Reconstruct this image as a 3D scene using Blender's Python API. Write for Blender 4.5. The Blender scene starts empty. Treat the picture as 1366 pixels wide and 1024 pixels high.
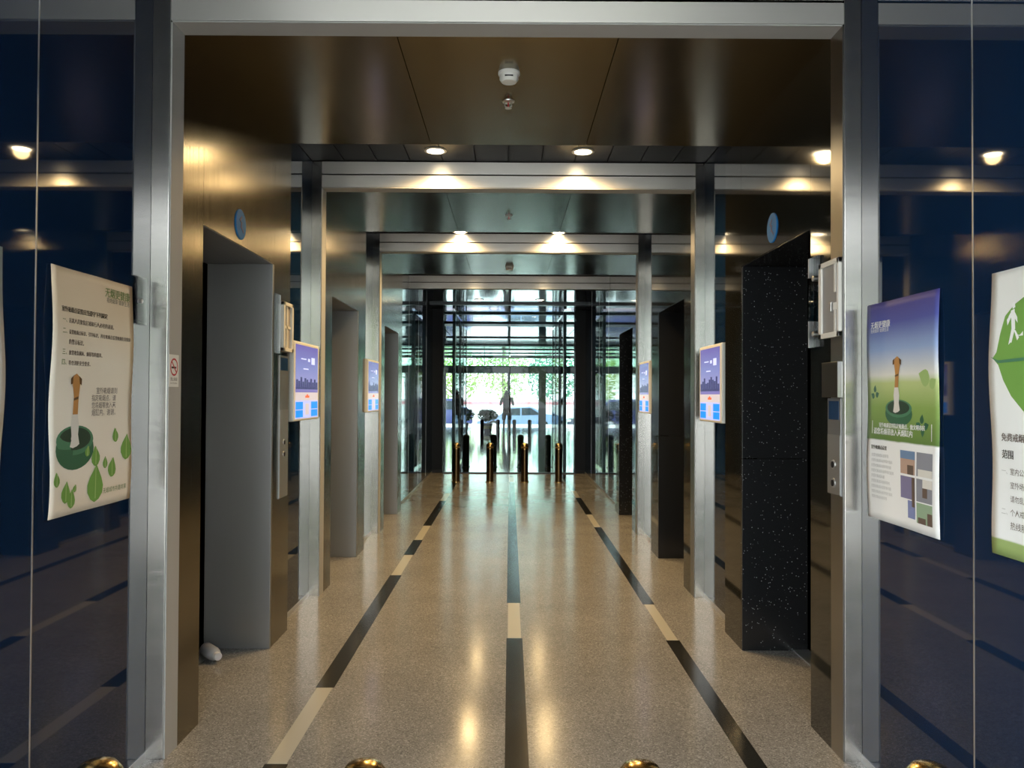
import bpy, bmesh, math, random
from mathutils import Vector, Matrix, noise
random.seed(7)
SC = bpy.context.scene
COL = SC.collection
R = math.radians

# ------------------------------------------------------------------ camera, sky, exposure
cam_d = bpy.data.cameras.new('camera')
cam_d.sensor_fit = 'HORIZONTAL'; cam_d.sensor_width = 36.0
cam_d.lens = 36.0 * 1050.0 / 1366.0
cam_d.clip_start = 0.05; cam_d.clip_end = 400
cam = bpy.data.objects.new('camera', cam_d); COL.objects.link(cam)
_p, _r, _y = R(0.80), R(0.28), R(0.16)
_f = Vector((math.sin(_y)*math.cos(_p), math.cos(_y)*math.cos(_p), math.sin(_p)))
_r0 = Vector((math.cos(_y), -math.sin(_y), 0)); _u0 = _r0.cross(_f)
_X = _r0*math.cos(_r) + _u0*math.sin(_r); _U = _X.cross(_f)
cam.matrix_world = Matrix(((_X.x, _U.x, -_f.x, 0), (_X.y, _U.y, -_f.y, 0), (_X.z, _U.z, -_f.z, 1.5), (0, 0, 0, 1)))
SC.camera = cam

world = bpy.data.worlds.new('overcast_sky'); SC.world = world; world.use_nodes = True
_wn = world.node_tree
_bg = _wn.nodes['Background']
_bg.inputs['Color'].default_value = (0.95, 0.985, 1.0, 1); _bg.inputs['Strength'].default_value = 5.2
DOWNLIGHT_W = 105.0          # each recessed lamp, warm white
SC.view_settings.view_transform = 'Standard'; SC.view_settings.look = 'None'
SC.view_settings.gamma = 1.0; SC.view_settings.use_curve_mapping = False
SC.view_settings.exposure = 0.45
SC.cycles.use_denoising = True
SC.cycles.max_bounces = 12; SC.cycles.glossy_bounces = 8; SC.cycles.diffuse_bounces = 4
SC.cycles.transparent_max_bounces = 16
SC.cycles.sample_clamp_indirect = 6.0
SC.cycles.caustics_reflective = False; SC.cycles.caustics_refractive = False

# ------------------------------------------------------------------ dimensions (metres)
GL, LL = -1.488, -1.408        # left glass plane, left lining plane
GR, LR = 1.455, 1.378          # right glass plane, right lining plane
PORT = [3.25, 5.87, 8.49]      # portal fronts
HZ, HT, CZ, GZ = 3.05, 3.24, 3.05, 3.245
LINT = 2.27
FC_ = 3.15                     # far ceiling height
END = 15.1                     # end of the passage
FAC = 34.0                     # far glazed front

# ------------------------------------------------------------------ materials
MATS = {}
def mat(name, col, rough=0.5, metal=0.0, spec=0.5, emit=None, estr=0.0, coat=0.0, aniso=0.0):
    m = bpy.data.materials.new(name); m.use_nodes = True
    b = m.node_tree.nodes['Principled BSDF']
    b.inputs['Base Color'].default_value = (*col, 1)
    b.inputs['Roughness'].default_value = rough
    b.inputs['Metallic'].default_value = metal
    b.inputs['Specular IOR Level'].default_value = spec
    if coat:
        b.inputs['Coat Weight'].default_value = coat; b.inputs['Coat Roughness'].default_value = 0.03
    if aniso: b.inputs['Anisotropic'].default_value = aniso
    if emit:
        b.inputs['Emission Color'].default_value = (*emit, 1); b.inputs['Emission Strength'].default_value = estr
    MATS[name] = m
    return m
def nd(m, t, **kw):
    n = m.node_tree.nodes.new(t)
    for k, v in kw.items(): setattr(n, k, v)
    return n
def lk(m, a, b): m.node_tree.links.new(a, b)
def bsdf(m): return m.node_tree.nodes['Principled BSDF']
def ramp(m, stops, interp='LINEAR'):
    n = nd(m, 'ShaderNodeValToRGB'); e = n.color_ramp.elements; n.color_ramp.interpolation = interp
    e[0].position, e[0].color = stops[0][0], (*stops[0][1], 1)
    e[1].position, e[1].color = stops[-1][0], (*stops[-1][1], 1)
    for p, c in stops[1:-1]:
        x = e.new(p); x.color = (*c, 1)
    return n
def coords(m, scale=(1, 1, 1)):
    tc = nd(m, 'ShaderNodeTexCoord'); mp = nd(m, 'ShaderNodeMapping'); mp.inputs['Scale'].default_value = scale
    lk(m, tc.outputs['Object'], mp.inputs['Vector']); return mp.outputs['Vector']
def brushed(m, scale, r0, r1, strength=0.02):
    v = coords(m, scale); n = nd(m, 'ShaderNodeTexNoise'); n.inputs['Scale'].default_value = 1; n.inputs['Detail'].default_value = 4
    lk(m, v, n.inputs['Vector'])
    mr = nd(m, 'ShaderNodeMapRange'); mr.inputs['To Min'].default_value = r0; mr.inputs['To Max'].default_value = r1
    lk(m, n.outputs['Fac'], mr.inputs['Value']); lk(m, mr.outputs['Result'], bsdf(m).inputs['Roughness'])
    if strength:
        bp = nd(m, 'ShaderNodeBump'); bp.inputs['Strength'].default_value = strength; bp.inputs['Distance'].default_value = 0.01
        lk(m, n.outputs['Fac'], bp.inputs['Height']); lk(m, bp.outputs['Normal'], bsdf(m).inputs['Normal'])
def grain(m, amount, direction):
    c = nd(m, 'ShaderNodeCombineXYZ')
    for i in range(3): c.inputs[i].default_value = direction[i]
    lk(m, c.outputs[0], bsdf(m).inputs['Tangent']); bsdf(m).inputs['Anisotropic'].default_value = amount
def wavy(m, scale, strength, dist=0.02):
    v = coords(m, scale); n = nd(m, 'ShaderNodeTexNoise'); n.inputs['Scale'].default_value = 1; n.inputs['Detail'].default_value = 1
    lk(m, v, n.inputs['Vector'])
    bp = nd(m, 'ShaderNodeBump'); bp.inputs['Strength'].default_value = strength; bp.inputs['Distance'].default_value = dist
    lk(m, n.outputs['Fac'], bp.inputs['Height']); lk(m, bp.outputs['Normal'], bsdf(m).inputs['Normal'])

steel = mat('polished_steel', (0.66, 0.645, 0.61), 0.16, 1.0); brushed(steel, (3, 3, 40), 0.17, 0.27, 0.0); grain(steel, 0.7, (1, 0, 0))
steel_h = mat('polished_steel_header', (0.82, 0.80, 0.76), 0.2, 0.75); brushed(steel_h, (3, 3, 60), 0.42, 0.5, 0.0); grain(steel_h, 0.85, (0, 0, 1))
lining = mat('matt_grey_lining', (0.46, 0.46, 0.45), 0.5, 0.15)
lining_r = mat('dark_steel_lining', (0.34, 0.33, 0.31), 0.33, 1.0)
bronze = mat('brushed_bronze_steel', (0.205, 0.178, 0.125), 0.3, 1.0); brushed(bronze, (3, 60, 3), 0.16, 0.26, 0.02)
greysteel = mat('grey_brushed_steel', (0.30, 0.305, 0.31), 0.42, 0.85); brushed(greysteel, (60, 3, 3), 0.34, 0.5, 0.02)
blackmirror = mat('black_mirror_panel', (0.012, 0.012, 0.010), 0.06, 0.0, 0.9)
ceilmetal = mat('bronze_ceiling', (0.20, 0.178, 0.125), 0.2, 1.0); brushed(ceilmetal, (4, 1.2, 1), 0.14, 0.26, 0.06)
darkceil = mat('dark_ceiling', (0.005, 0.006, 0.008), 0.4, 0, 0.1)
mirrorceil = mat('mirror_ceiling', (0.60, 0.66, 0.70), 0.06, 1.0); wavy(mirrorceil, (2.2, 1.2, 1), 0.25, 0.01)
bluglass = mat('navy_back_painted_glass', (0.005, 0.018, 0.050), 0.03, 0.0, 0.6)
alu = mat('aluminium', (0.62, 0.62, 0.62), 0.35, 0.9)
groove = mat('dark_groove', (0.006, 0.006, 0.006), 0.6)
core = mat('dark_core', (0.02, 0.02, 0.02), 0.8)
strip_dark = mat('dark_inlay', (0.022, 0.022, 0.019), 0.15, 0, 0.4)
strip_light = mat('cream_inlay', (0.55, 0.52, 0.43), 0.18, 0, 0.4)
blackcol = mat('black_column', (0.005, 0.006, 0.009), 0.45, 0, 0.15)
darkframe = mat('dark_frame', (0.012, 0.015, 0.02), 0.3, 0.3)
greypost = mat('grey_post', (0.20, 0.24, 0.26), 0.5)
farwall = mat('dark_stone_wall', (0.045, 0.05, 0.055), 0.6, 0, 0.2)
white = mat('white_plastic', (0.78, 0.77, 0.72), 0.35)
offwhite = mat('cream_white_frame', (0.72, 0.69, 0.62), 0.4)
greypanel = mat('grey_panel', (0.30, 0.30, 0.30), 0.4)
black = mat('black_plastic', (0.010, 0.010, 0.011), 0.45, 0, 0.2)
brass = mat('brass', (0.62, 0.42, 0.17), 0.22, 1.0)
brass_d = mat('dark_brass', (0.13, 0.085, 0.040), 0.24, 1.0)
ink = mat('dark_ink', (0.05, 0.045, 0.035), 0.7)
ink2 = mat('brown_ink', (0.16, 0.13, 0.11), 0.7)
inkgreen = mat('green_ink', (0.16, 0.24, 0.06), 0.7)
inkwhite = mat('white_ink', (0.85, 0.86, 0.84), 0.6)
inkpale = mat('pale_grey_ink', (0.55, 0.56, 0.55), 0.7)
leafp = mat('leaf_print', (0.17, 0.36, 0.07), 0.6)
leafp2 = mat('leaf_vein_print', (0.36, 0.52, 0.18), 0.6)
tray = mat('ashtray_print', (0.03, 0.13, 0.065), 0.55)
tray2 = mat('ashtray_rim_print', (0.07, 0.22, 0.12), 0.55)
tray3 = mat('ashtray_well_print', (0.015, 0.05, 0.03), 0.55)
cig = mat('cork_print', (0.50, 0.24, 0.07), 0.6)
cig2 = mat('cork_dark_print', (0.12, 0.06, 0.02), 0.6)
ash = mat('ash_print', (0.72, 0.70, 0.64), 0.7)
redink = mat('red_ink', (0.55, 0.03, 0.05), 0.6)
bluedisc = mat('blue_disc', (0.012, 0.17, 0.45), 0.6, 0, 0.2)
blueink = mat('navy_ink', (0.01, 0.05, 0.16), 0.5)

# terrazzo
def terrazzo(name, base, dark, light, rough, scale=1.0):
    m = mat(name, base, rough, 0, 0.5)
    v = coords(m)
    vo = nd(m, 'ShaderNodeTexVoronoi'); vo.inputs['Scale'].default_value = 190*scale
    lk(m, v, vo.inputs['Vector'])
    cr = ramp(m, [(0.0, dark), (0.30, base), (0.72, base), (0.86, light), (1.0, (0.62, 0.59, 0.54))])
    sp = nd(m, 'ShaderNodeSeparateColor'); lk(m, vo.outputs['Color'], sp.inputs['Color']); lk(m, sp.outputs['Red'], cr.inputs['Fac'])
    n = nd(m, 'ShaderNodeTexNoise'); n.inputs['Scale'].default_value = 2.2; n.inputs['Detail'].default_value = 5; lk(m, v, n.inputs['Vector'])
    mx = nd(m, 'ShaderNodeMix', data_type='RGBA', blend_type='MULTIPLY'); mx.inputs['Factor'].default_value = 0.35
    lk(m, cr.outputs['Color'], mx.inputs['A']); lk(m, n.outputs['Fac'], mx.inputs['B']); lk(m, mx.outputs['Result'], bsdf(m).inputs['Base Color'])
    mr = nd(m, 'ShaderNodeMapRange'); mr.inputs['To Min'].default_value = rough*0.7; mr.inputs['To Max'].default_value = rough*1.4
    lk(m, n.outputs['Fac'], mr.inputs['Value']); lk(m, mr.outputs['Result'], bsdf(m).inputs['Roughness'])
    return m
floor_m = terrazzo('terrazzo', (0.355, 0.338, 0.312), (0.19, 0.178, 0.162), (0.46, 0.435, 0.40), 0.15)
lobby_m = terrazzo('pale_polished_stone', (0.34, 0.34, 0.32), (0.22, 0.22, 0.2), (0.45, 0.45, 0.43), 0.07, 0.6)
# sparkling granite
granite = mat('black_granite', (0.012, 0.013, 0.014), 0.16, 0, 0.5)
_v = coords(granite); _vo = nd(granite, 'ShaderNodeTexVoronoi'); _vo.inputs['Scale'].default_value = 130; lk(granite, _v, _vo.inputs['Vector'])
_cr = ramp(granite, [(0.0, (0.014, 0.015, 0.017)), (0.955, (0.016, 0.017, 0.019)), (0.975, (0.12, 0.13, 0.14)), (1.0, (0.55, 0.58, 0.6))])
_sp = nd(granite, 'ShaderNodeSeparateColor'); lk(granite, _vo.outputs['Color'], _sp.inputs['Color']); lk(granite, _sp.outputs['Green'], _cr.inputs['Fac'])
_lt = nd(granite, 'ShaderNodeMath', operation='LESS_THAN'); _lt.inputs[1].default_value = 0.34; lk(granite, _vo.outputs['Distance'], _lt.inputs[0])
_mx = nd(granite, 'ShaderNodeMix', data_type='RGBA'); _mx.inputs['A'].default_value = (0.014, 0.015, 0.017, 1)
lk(granite, _lt.outputs[0], _mx.inputs['Factor']); lk(granite, _cr.outputs['Color'], _mx.inputs['B']); lk(granite, _mx.outputs['Result'], bsdf(granite).inputs['Base Color'])
# thin clear glass
def thin_glass(name, tint, ior=1.28, rough=0.02):
    m = bpy.data.materials.new(name); m.use_nodes = True; t = m.node_tree; t.nodes.clear()
    o = t.nodes.new('ShaderNodeOutputMaterial'); tr = t.nodes.new('ShaderNodeBsdfTransparent'); gl = t.nodes.new('ShaderNodeBsdfGlossy')
    gl.inputs['Roughness'].default_value = rough; tr.inputs['Color'].default_value = (*tint, 1)
    fr = t.nodes.new('ShaderNodeFresnel'); fr.inputs['IOR'].default_value = ior
    mx = t.nodes.new('ShaderNodeMixShader')
    t.links.new(fr.outputs[0], mx.inputs[0]); t.links.new(tr.outputs[0], mx.inputs[1]); t.links.new(gl.outputs[0], mx.inputs[2]); t.links.new(mx.outputs[0], o.inputs[0])
    MATS[name] = m; return m
glass = thin_glass('clear_glass', (0.93, 0.97, 0.95))
doorglass = thin_glass('tinted_door_glass', (0.70, 0.80, 0.80))
greenglass = thin_glass('greenish_glass', (0.82, 0.97, 0.90))
screenglass = thin_glass('anti_reflective_glass', (0.95, 0.98, 0.97), 1.04)
acrylic = thin_glass('clear_acrylic', (0.80, 0.82, 0.82))

# ------------------------------------------------------------------ mesh helpers
class MB:
    def __init__(s): s.bm = bmesh.new()
    def box(s, x0, x1, y0, y1, z0, z1, bev=0.0):
        vs = [s.bm.verts.new(p) for p in ((x0,y0,z0),(x1,y0,z0),(x1,y1,z0),(x0,y1,z0),(x0,y0,z1),(x1,y0,z1),(x1,y1,z1),(x0,y1,z1))]
        fs = [s.bm.faces.new([vs[i] for i in q]) for q in ((0,3,2,1),(4,5,6,7),(0,1,5,4),(1,2,6,5),(2,3,7,6),(3,0,4,7))]
        if bev:
            es = list({e for f in fs for e in f.edges})
            bmesh.ops.bevel(s.bm, geom=es, offset=bev, segments=2, affect='EDGES', profile=0.5)
        return s
    def lathe(s, prof, seg=24, c=(0, 0, 0), axis='Z', a0=0.0):
        rings = []
        for r, z in prof:
            ring = []
            for i in range(seg):
                a = a0 + 2*math.pi*i/seg
                p = (r*math.cos(a), r*math.sin(a), z)
                if axis == 'X': p = (p[2], p[0], p[1])
                if axis == 'Y': p = (p[0], p[2], p[1])
                ring.append(s.bm.verts.new((c[0]+p[0], c[1]+p[1], c[2]+p[2])))
            rings.append(ring)
        for a, b in zip(rings, rings[1:]):
            for i in range(seg):
                s.bm.faces.new((a[i], a[(i+1) % seg], b[(i+1) % seg], b[i]))
        s.bm.faces.new(rings[0]); s.bm.faces.new(rings[-1])
        return s
    def tube(s, pts, rad, seg=8):
        pts = [Vector(p) for p in pts]; rings = []
        rr = rad if isinstance(rad, (list, tuple)) else [rad]*len(pts)
        for i, p in enumerate(pts):
            d = (pts[min(i+1, len(pts)-1)] - pts[max(i-1, 0)]).normalized()
            a = d.cross(Vector((0, 0, 1)) if abs(d.z) < .95 else Vector((1, 0, 0))).normalized(); b = d.cross(a)
            rings.append([s.bm.verts.new(p + (a*math.cos(2*math.pi*k/seg) + b*math.sin(2*math.pi*k/seg))*rr[i]) for k in range(seg)])
        for a, b in zip(rings, rings[1:]):
            for k in range(seg): s.bm.faces.new((a[k], a[(k+1) % seg], b[(k+1) % seg], b[k]))
        s.bm.faces.new(rings[0]); s.bm.faces.new(rings[-1]); return s
    def poly(s, pts):
        s.bm.faces.new([s.bm.verts.new(p) for p in pts]); return s
    def prism(s, pts2, y0, y1, f):          # f maps (a,b,depth) to xyz
        a = [s.bm.verts.new(f(p[0], p[1], y0)) for p in pts2]; b = [s.bm.verts.new(f(p[0], p[1], y1)) for p in pts2]
        n = len(pts2); s.bm.faces.new(a); s.bm.faces.new(b[::-1])
        for i in range(n): s.bm.faces.new((a[i], a[(i+1) % n], b[(i+1) % n], b[i]))
        return s
    def build(s, name, m, parent=None, smooth=False, origin=None):
        bmesh.ops.recalc_face_normals(s.bm, faces=s.bm.faces)
        o0 = Vector(origin) if origin is not None else (parent_loc(parent) if parent else Vector((0, 0, 0)))
        if o0.length: bmesh.ops.translate(s.bm, verts=s.bm.verts, vec=-o0)
        me = bpy.data.meshes.new(name); s.bm.to_mesh(me); s.bm.free()
        me.materials.append(m)
        if smooth:
            for p in me.polygons: p.use_smooth = True
            try: me.set_sharp_from_angle(angle=R(40))
            except Exception: pass
        o = bpy.data.objects.new(name, me); COL.objects.link(o)
        if parent: o.parent = parent
        elif origin is not None: o.location = o0
        return o
def parent_loc(p):
    v = Vector(p.location); q = p.parent
    while q: v += Vector(q.location); q = q.parent
    return v
def empty(name, loc=(0, 0, 0)):
    o = bpy.data.objects.new(name, None); COL.objects.link(o); o.location = loc; o.empty_display_size = 0.1; return o
def tag(o, label, cat, group=None):
    o['label'] = label; o['category'] = cat
    if group: o['group'] = group
    return o
def struct(o): o['kind'] = 'structure'; return o
def sempty(name, loc=(0, 0, 0)): return struct(empty(name, loc))
def thing(name, loc, label, cat, group=None): return tag(empty(name, loc), label, cat, group)
def box(name, m, parent, x0, x1, y0, y1, z0, z1, bev=0.0):
    x0, x1 = min(x0, x1), max(x0, x1); y0, y1 = min(y0, y1), max(y0, y1)
    return MB().box(x0, x1, y0, y1, z0, z1, bev).build(name, m, parent)
def copy_tree(o, parent=None):
    c = o.copy(); COL.objects.link(c); c.parent = parent
    for ch in list(o.children): copy_tree(ch, c)
    return c

# ------------------------------------------------------------------ floor with inlay strips
fl = sempty('floor')
MB().box(-1.9, 1.9, -0.7, 1.0, -0.15, 0).build('terrazzo_slab', floor_m, fl)
MB().box(-1.9, 1.9, 1.0, END, -0.15, 0).build('terrazzo_slab', floor_m, fl)
def strips(x0, x1, segs):
    for a, b, k in segs:
        i = 0.008 if k == 'l' else 0.0
        MB().box(x0+i, x1-i, a+0.002, b-0.002, -0.02, 0.0012).build('cream_inlay_strip' if k == 'l' else 'dark_inlay_strip', strip_light if k == 'l' else strip_dark, fl)
strips(-0.985, -0.890, [(0.6, 3.215, 'd'), (3.215, 4.047, 'l'), (4.047, 6.557, 'd'), (6.557, 7.385, 'l'), (7.385, 8.145, 'd'), (8.145, 9.03, 'l'), (9.03, 11.15, 'd'), (11.15, 12.0, 'l'), (12.0, 14.9, 'd')])
strips(-0.013, 0.085, [(0.6, 4.878, 'd'), (4.878, 5.70, 'l'), (5.70, 13.6, 'd'), (13.6, 14.4, 'l')])
strips(0.965, 1.048, [(0.6, 4.847, 'd'), (4.847, 5.675, 'l'), (5.675, 8.98, 'd'), (8.98, 9.93, 'l'), (9.93, 11.55, 'd'), (11.55, 12.4, 'l'), (12.4, 14.9, 'd')])
fl2 = sempty('floor')
MB().box(-3.4, 3.4, END, FAC+2.2, -0.15, 0).build('polished_stone_slab', lobby_m, fl2)

# ------------------------------------------------------------------ side walls
def side_wall(side):
    left = side == 'left'
    s = -1 if left else 1
    G, L = (GL, LL) if left else (GR, LR)
    w = sempty('wall_'+side)
    bm_core = MB()
    def b(name, m, d0, d1, y0, y1, z0, z1, bev=0.0):     # d = distance outward from G plane (negative = into the passage)
        return box(name, m, w, G+s*d0, G+s*d1, y0, y1, z0, z1, bev)
    def c(d0, d1, y0, y1, z0, z1):
        x0, x1 = sorted((G+s*d0, G+s*d1)); bm_core.box(x0, x1, y0, y1, z0, z1)
    pr = -abs(L-G)                                        # lining plane
    # glass zones
    zones = [((1.26 if left else -0.6), PORT[0], ([2.467] if left else [1.26, 2.467]))] + [(p+1.78, q, []) for p, q in zip(PORT, PORT[1:])] + [(PORT[2]+1.78, END+0.02, [11.6, 12.8, 14.0])]
    for y0, y1, seams in zones:
        ys = [y0] + seams + [y1]
        for a, e in zip(ys, ys[1:]):
            b('glass_panel', bluglass, 0, 0.012, a+0.003, e-0.003, 0.03, HT)
        for a in seams:
            b('joint_strip', alu, -0.0008, 0.014, a-0.0035, a+0.0035, 0.03, HT)
        b('base_trim', alu, -0.004, 0.014, y0, y1, 0.0, 0.03)
        c(0.016, 0.9, y0, y1, 0, 3.6)
    # lift bays
    pm = bronze if left else blackmirror
    for k, p in enumerate(PORT):
        n0, n1, f0, f1 = p+0.125, p+0.35, p+1.41, p+1.78
        b('near_jamb_panel', pm, pr, 0.02, n0, n1, 0, CZ)
        b('far_jamb_panel', pm, pr, 0.02, f0+0.03, f1, 0, CZ+0.15)
        b('lintel_panel', pm, pr, 0.02, n1+0.002, f0+0.028, LINT+0.004, CZ)
        if left:
            b('reveal_panel', greysteel, pr, 0.33, f0, f0+0.03, 0.0, LINT, 0.002)
            b('reveal_panel', greysteel, pr+0.004, 0.33, n1-0.03, n1+0.001, 0.0, LINT)
            b('reveal_soffit', greysteel, pr+0.004, 0.33, n1, f0, LINT, LINT+0.02)
        else:
            b('granite_slab', granite, pr, 0.33, f0, f0+0.03, 0.0, 1.128, 0.0015)
            b('granite_slab', granite, pr, 0.33, f0, f0+0.03, 1.132, LINT, 0.0015)
            b('granite_slab', granite, pr+0.004, 0.33, n1-0.03, n1+0.001, 0.0, LINT)
            b('granite_slab', granite, pr+0.004, 0.33, n1, f0, LINT, LINT+0.02)
        c(0.021, 0.9, p, n1-0.03, 0, 3.6); c(0.021, 0.9, f0+0.031, f1, 0, 3.6)
        c(0.021, 0.9, n1-0.03, f0+0.031, LINT+0.021, 3.6); c(0.40, 0.9, n1-0.03, f0+0.031, 0, LINT+0.021)
    bm_core.build('wall_core', core, w)  # unseen solid blocks added behind the panels to stop light
    return w
wall_l = side_wall('left'); wall_r = side_wall('right')

# unseen cover and outer sides, added to keep sky light from leaking in
rf = sempty('light_stop_roof')
box('light_stop_slab', core, rf, -2.6, 2.6, -0.65, 11.6, 3.62, 3.8)
box('light_stop_slab', core, rf, -2.6, 2.6, 11.58, END+0.05, FC_+0.09, 3.8)
for s_ in (-1, 1): box('light_stop_side', core, rf, s_*2.6, s_*2.35, 1.26 if s_ < 0 else -0.6, END+0.05, 0, 3.7)
# lift doors
dn = 1
for s, L in ((-1, LL), (1, LR)):
    for p in PORT:
        d = sempty('door_%d' % dn, (L+s*0.41, p+0.88, 0)); dn += 1
        xa, xb = L+s*0.385, L+s*0.41
        for y0, y1 in ((p+0.352, p+0.879), (p+0.881, p+1.408)):
            box('door_leaf', steel, d, xa, xb, y0, y1, 0.012, LINT-0.002, 0.002)
        box('sill', alu, d, L+s*0.30, xb, p+0.352, p+1.408, 0.0, 0.008)

# ------------------------------------------------------------------ portals
def portal(n, y0):
    t = sempty('trim_%d' % n, (0, y0, 0))
    for G, L in ((GL, LL), (GR, LR)):
        s = 1 if L > 0 else -1
        box('post', steel, t, G+s*0.012, L+s*0.007, y0, y0+0.123, 0, HT, 0.0015)
        box('lining', lining if s < 0 else lining_r, t, L+s*0.0065, L, y0+0.004, y0+0.124, 0, HZ-0.008)
    box('lower_header_strip', steel_h, t, LL-0.006, LR+0.006, y0+0.001, y0+0.12, HZ, 3.139, 0.0015)
    box('upper_header_strip', steel_h, t, LL-0.006, LR+0.006, y0+0.001, y0+0.12, 3.149, HT, 0.0015)
    box('header_groove', groove, t, LL-0.006, LR+0.006, y0+0.02, y0+0.11, 3.138, 3.15)
    box('soffit_lining', lining, t, LL, LR, y0+0.004, y0+0.124, HZ-0.0075, HZ-0.001)
for i, y0 in enumerate(PORT): portal(i+1, y0)
t4 = sempty('trim_4', (0, 11.5, 0))
box('lower_header_strip', steel_h, t4, GL, GR, 11.5, 11.6, HZ, 3.139, 0.0015)
box('upper_header_strip', steel_h, t4, GL, GR, 11.5, 11.6, 3.149, HT, 0.0015)
box('header_groove', groove, t4, GL, GR, 11.52, 11.59, 3.138, 3.15)

# ------------------------------------------------------------------ ceilings
for p in PORT:
    c_ = sempty('ceiling', (0, p, 0))
    for x0, x1 in ((LL, -0.498), (-0.494, 0.463), (0.467, LR)):
        box('ceiling_panel', ceilmetal, c_, x0, x1, p+0.12, p+1.61, CZ, CZ+0.02)
    box('ceiling_upstand', darkceil, c_, LL, LR, p+1.59, p+1.61, CZ+0.02, 3.6)
def slats(y0, y1):
    c_ = sempty('ceiling', (0, y0, 0))
    n = 12; w = (GR-GL)/n
    for i in range(n):
        box('ceiling_slat', darkceil, c_, GL+i*w+0.004, GL+(i+1)*w-0.004, y0, y1, GZ, GZ+0.02)
    box('ceiling_void', core, c_, GL, GR, y0, y1, GZ+0.05, GZ+0.07)
for a, b_ in ((-0.6, PORT[0]), (PORT[0]+1.61, PORT[1]), (PORT[1]+1.61, PORT[2]), (PORT[2]+1.61, 11.5)): slats(a, b_)
FC = 3.15
c_ = sempty('ceiling', (0, 11.6, 0))
ys = [11.6, 14.2, 15.9, 18.3, 22.6, 26.0, 28.5, 31.1, FAC]
for a, b_ in zip(ys, ys[1:]):
    for x0, x1 in ((-3.3, -1.66), (-1.64, -0.01), (0.01, 1.60), (1.62, 3.3)):
        if a < 14.5 and abs(x0+x1) > 4: continue
        box('ceiling_panel', mirrorceil, c_, x0, x1, a+0.02, b_-0.02, FC, FC+0.02)
    th = {18.3: 0.32}.get(b_, 0.07)
    if b_ < FAC:
        xx = 3.3 if b_ > 15 else 1.45
        box('ceiling_bar', darkframe, c_, -xx, xx, b_-th, b_+th, FC-0.03, FC+0.02)
box('ceiling_void', core, c_, -3.4, 3.4, 11.6, FAC, FC+0.04, FC+0.08)

# ------------------------------------------------------------------ lobby the passage starts from (behind the photographer)
w1 = sempty('window_1', (0, -0.6, 0))
for x in (-1.5, -0.75, 0.75, 1.46): box('mullion', greypost, w1, x-0.03, x+0.03, -0.64, -0.56, 0, 3.3)
box('transom', greypost, w1, -1.5, 1.46, -0.63, -0.57, 2.6, 2.68)
w3 = sempty('window_3', (GL, 0.3, 0))
for y in (-0.6, 0.32, 1.23): box('mullion', greypost, w3, GL-0.04, GL+0.02, y-0.03, y+0.03, 0, 3.3)
box('transom', greypost, w3, GL-0.03, GL+0.01, -0.6, 1.23, 2.6, 2.68)
# ------------------------------------------------------------------ far lobby and glazed front
wf = sempty('wall_far_lobby')
for s in (-1, 1):
    box('side_panel', farwall, wf, s*3.4, s*3.3, END, FAC, 0, FC)
    box('end_panel', farwall, wf, s*3.4, s*1.63, END, END+0.05, 0, FC)
w2 = sempty('window_2', (0, FAC, 0))
box('transom', greypost, w2, -3.3, 3.3, FAC-0.06, FAC+0.06, 2.43, 2.75)
box('head_rail', greypost, w2, -3.3, 3.3, FAC-0.05, FAC+0.05, FC-0.06, FC)
for x0, x1 in ((-3.3, -3.2), (-2.95, -2.75), (-0.10, 0.02), (1.24, 1.56), (3.2, 3.3)):
    box('mullion', greypost, w2, x0, x1, FAC-0.05, FAC+0.05, 0, 2.43)
xs = [-3.3, -2.2, -1.1, -0.04, 1.1, 2.2, 3.3]
for a, b_ in zip(xs, xs[1:]):
    box('clerestory_pane', greenglass, w2, a+0.015, b_-0.015, FAC-0.004, FAC+0.004, 2.75, FC-0.06)
    box('clerestory_bar', greypost, w2, a-0.015, a+0.015, FAC-0.03, FAC+0.03, 2.75, FC-0.06)
for a, b_ in ((0.02, 1.24), (1.56, 3.2)):
    box('glass_pane', glass, w2, a, b_, FAC-0.004, FAC+0.004, 0.02, 2.43)
# glass doors closing the passage
d7 = sempty('door_7', (0, END, 0))
for x0, x1 in ((-1.28, -0.01), (0.01, 1.26)):
    box('glass_leaf', doorglass, d7, x0, x1, END-0.005, END+0.005, 0.02, FC-0.03)
box('threshold', darkframe, d7, -1.28, 1.26, END-0.03, END+0.03, 0.0, 0.02)
for x, s in ((-1.47, 'blue glass wall with a steel panel at its left'), (1.44, 'other')):
    t = thing('square_column', (x, END+0.35, 0), '', 'column')
    box('shaft', blackcol, t, x-0.18, x+0.18, END+0.02, END+0.40, 0.0, FC, 0.006)
    box('plinth', black, t, x-0.185, x+0.185, END+0.015, END+0.405, 0.0, 0.06, 0.003)
    t['label'] = ('black square column beside the grey-steel lift side of the passage end' if x < 0 else 'black square column beside the black-granite lift side of the passage end')
for x, side in ((-1.09, 'grey-steel'), (1.07, 'black-granite')):
    t = thing('glass_screen', (x, END+0.9, 0), 'clear glass screen with slim dark posts beyond the %s lift side' % side, 'screen')
    py = [END+0.25, END+1.9, END+3.2, END+4.5]
    for k, y in enumerate(py):
        h_ = 0.05 if k == 0 else 0.025
        box('post', darkframe, t, x-h_*.6, x+h_*.6, y-h_, y+h_, 0, FC-0.03)
    for a, b_ in zip(py, py[1:]):
        box('pane', screenglass, t, x-0.005, x+0.005, a+0.03, b_-0.03, 0.05, FC-0.04)

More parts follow.
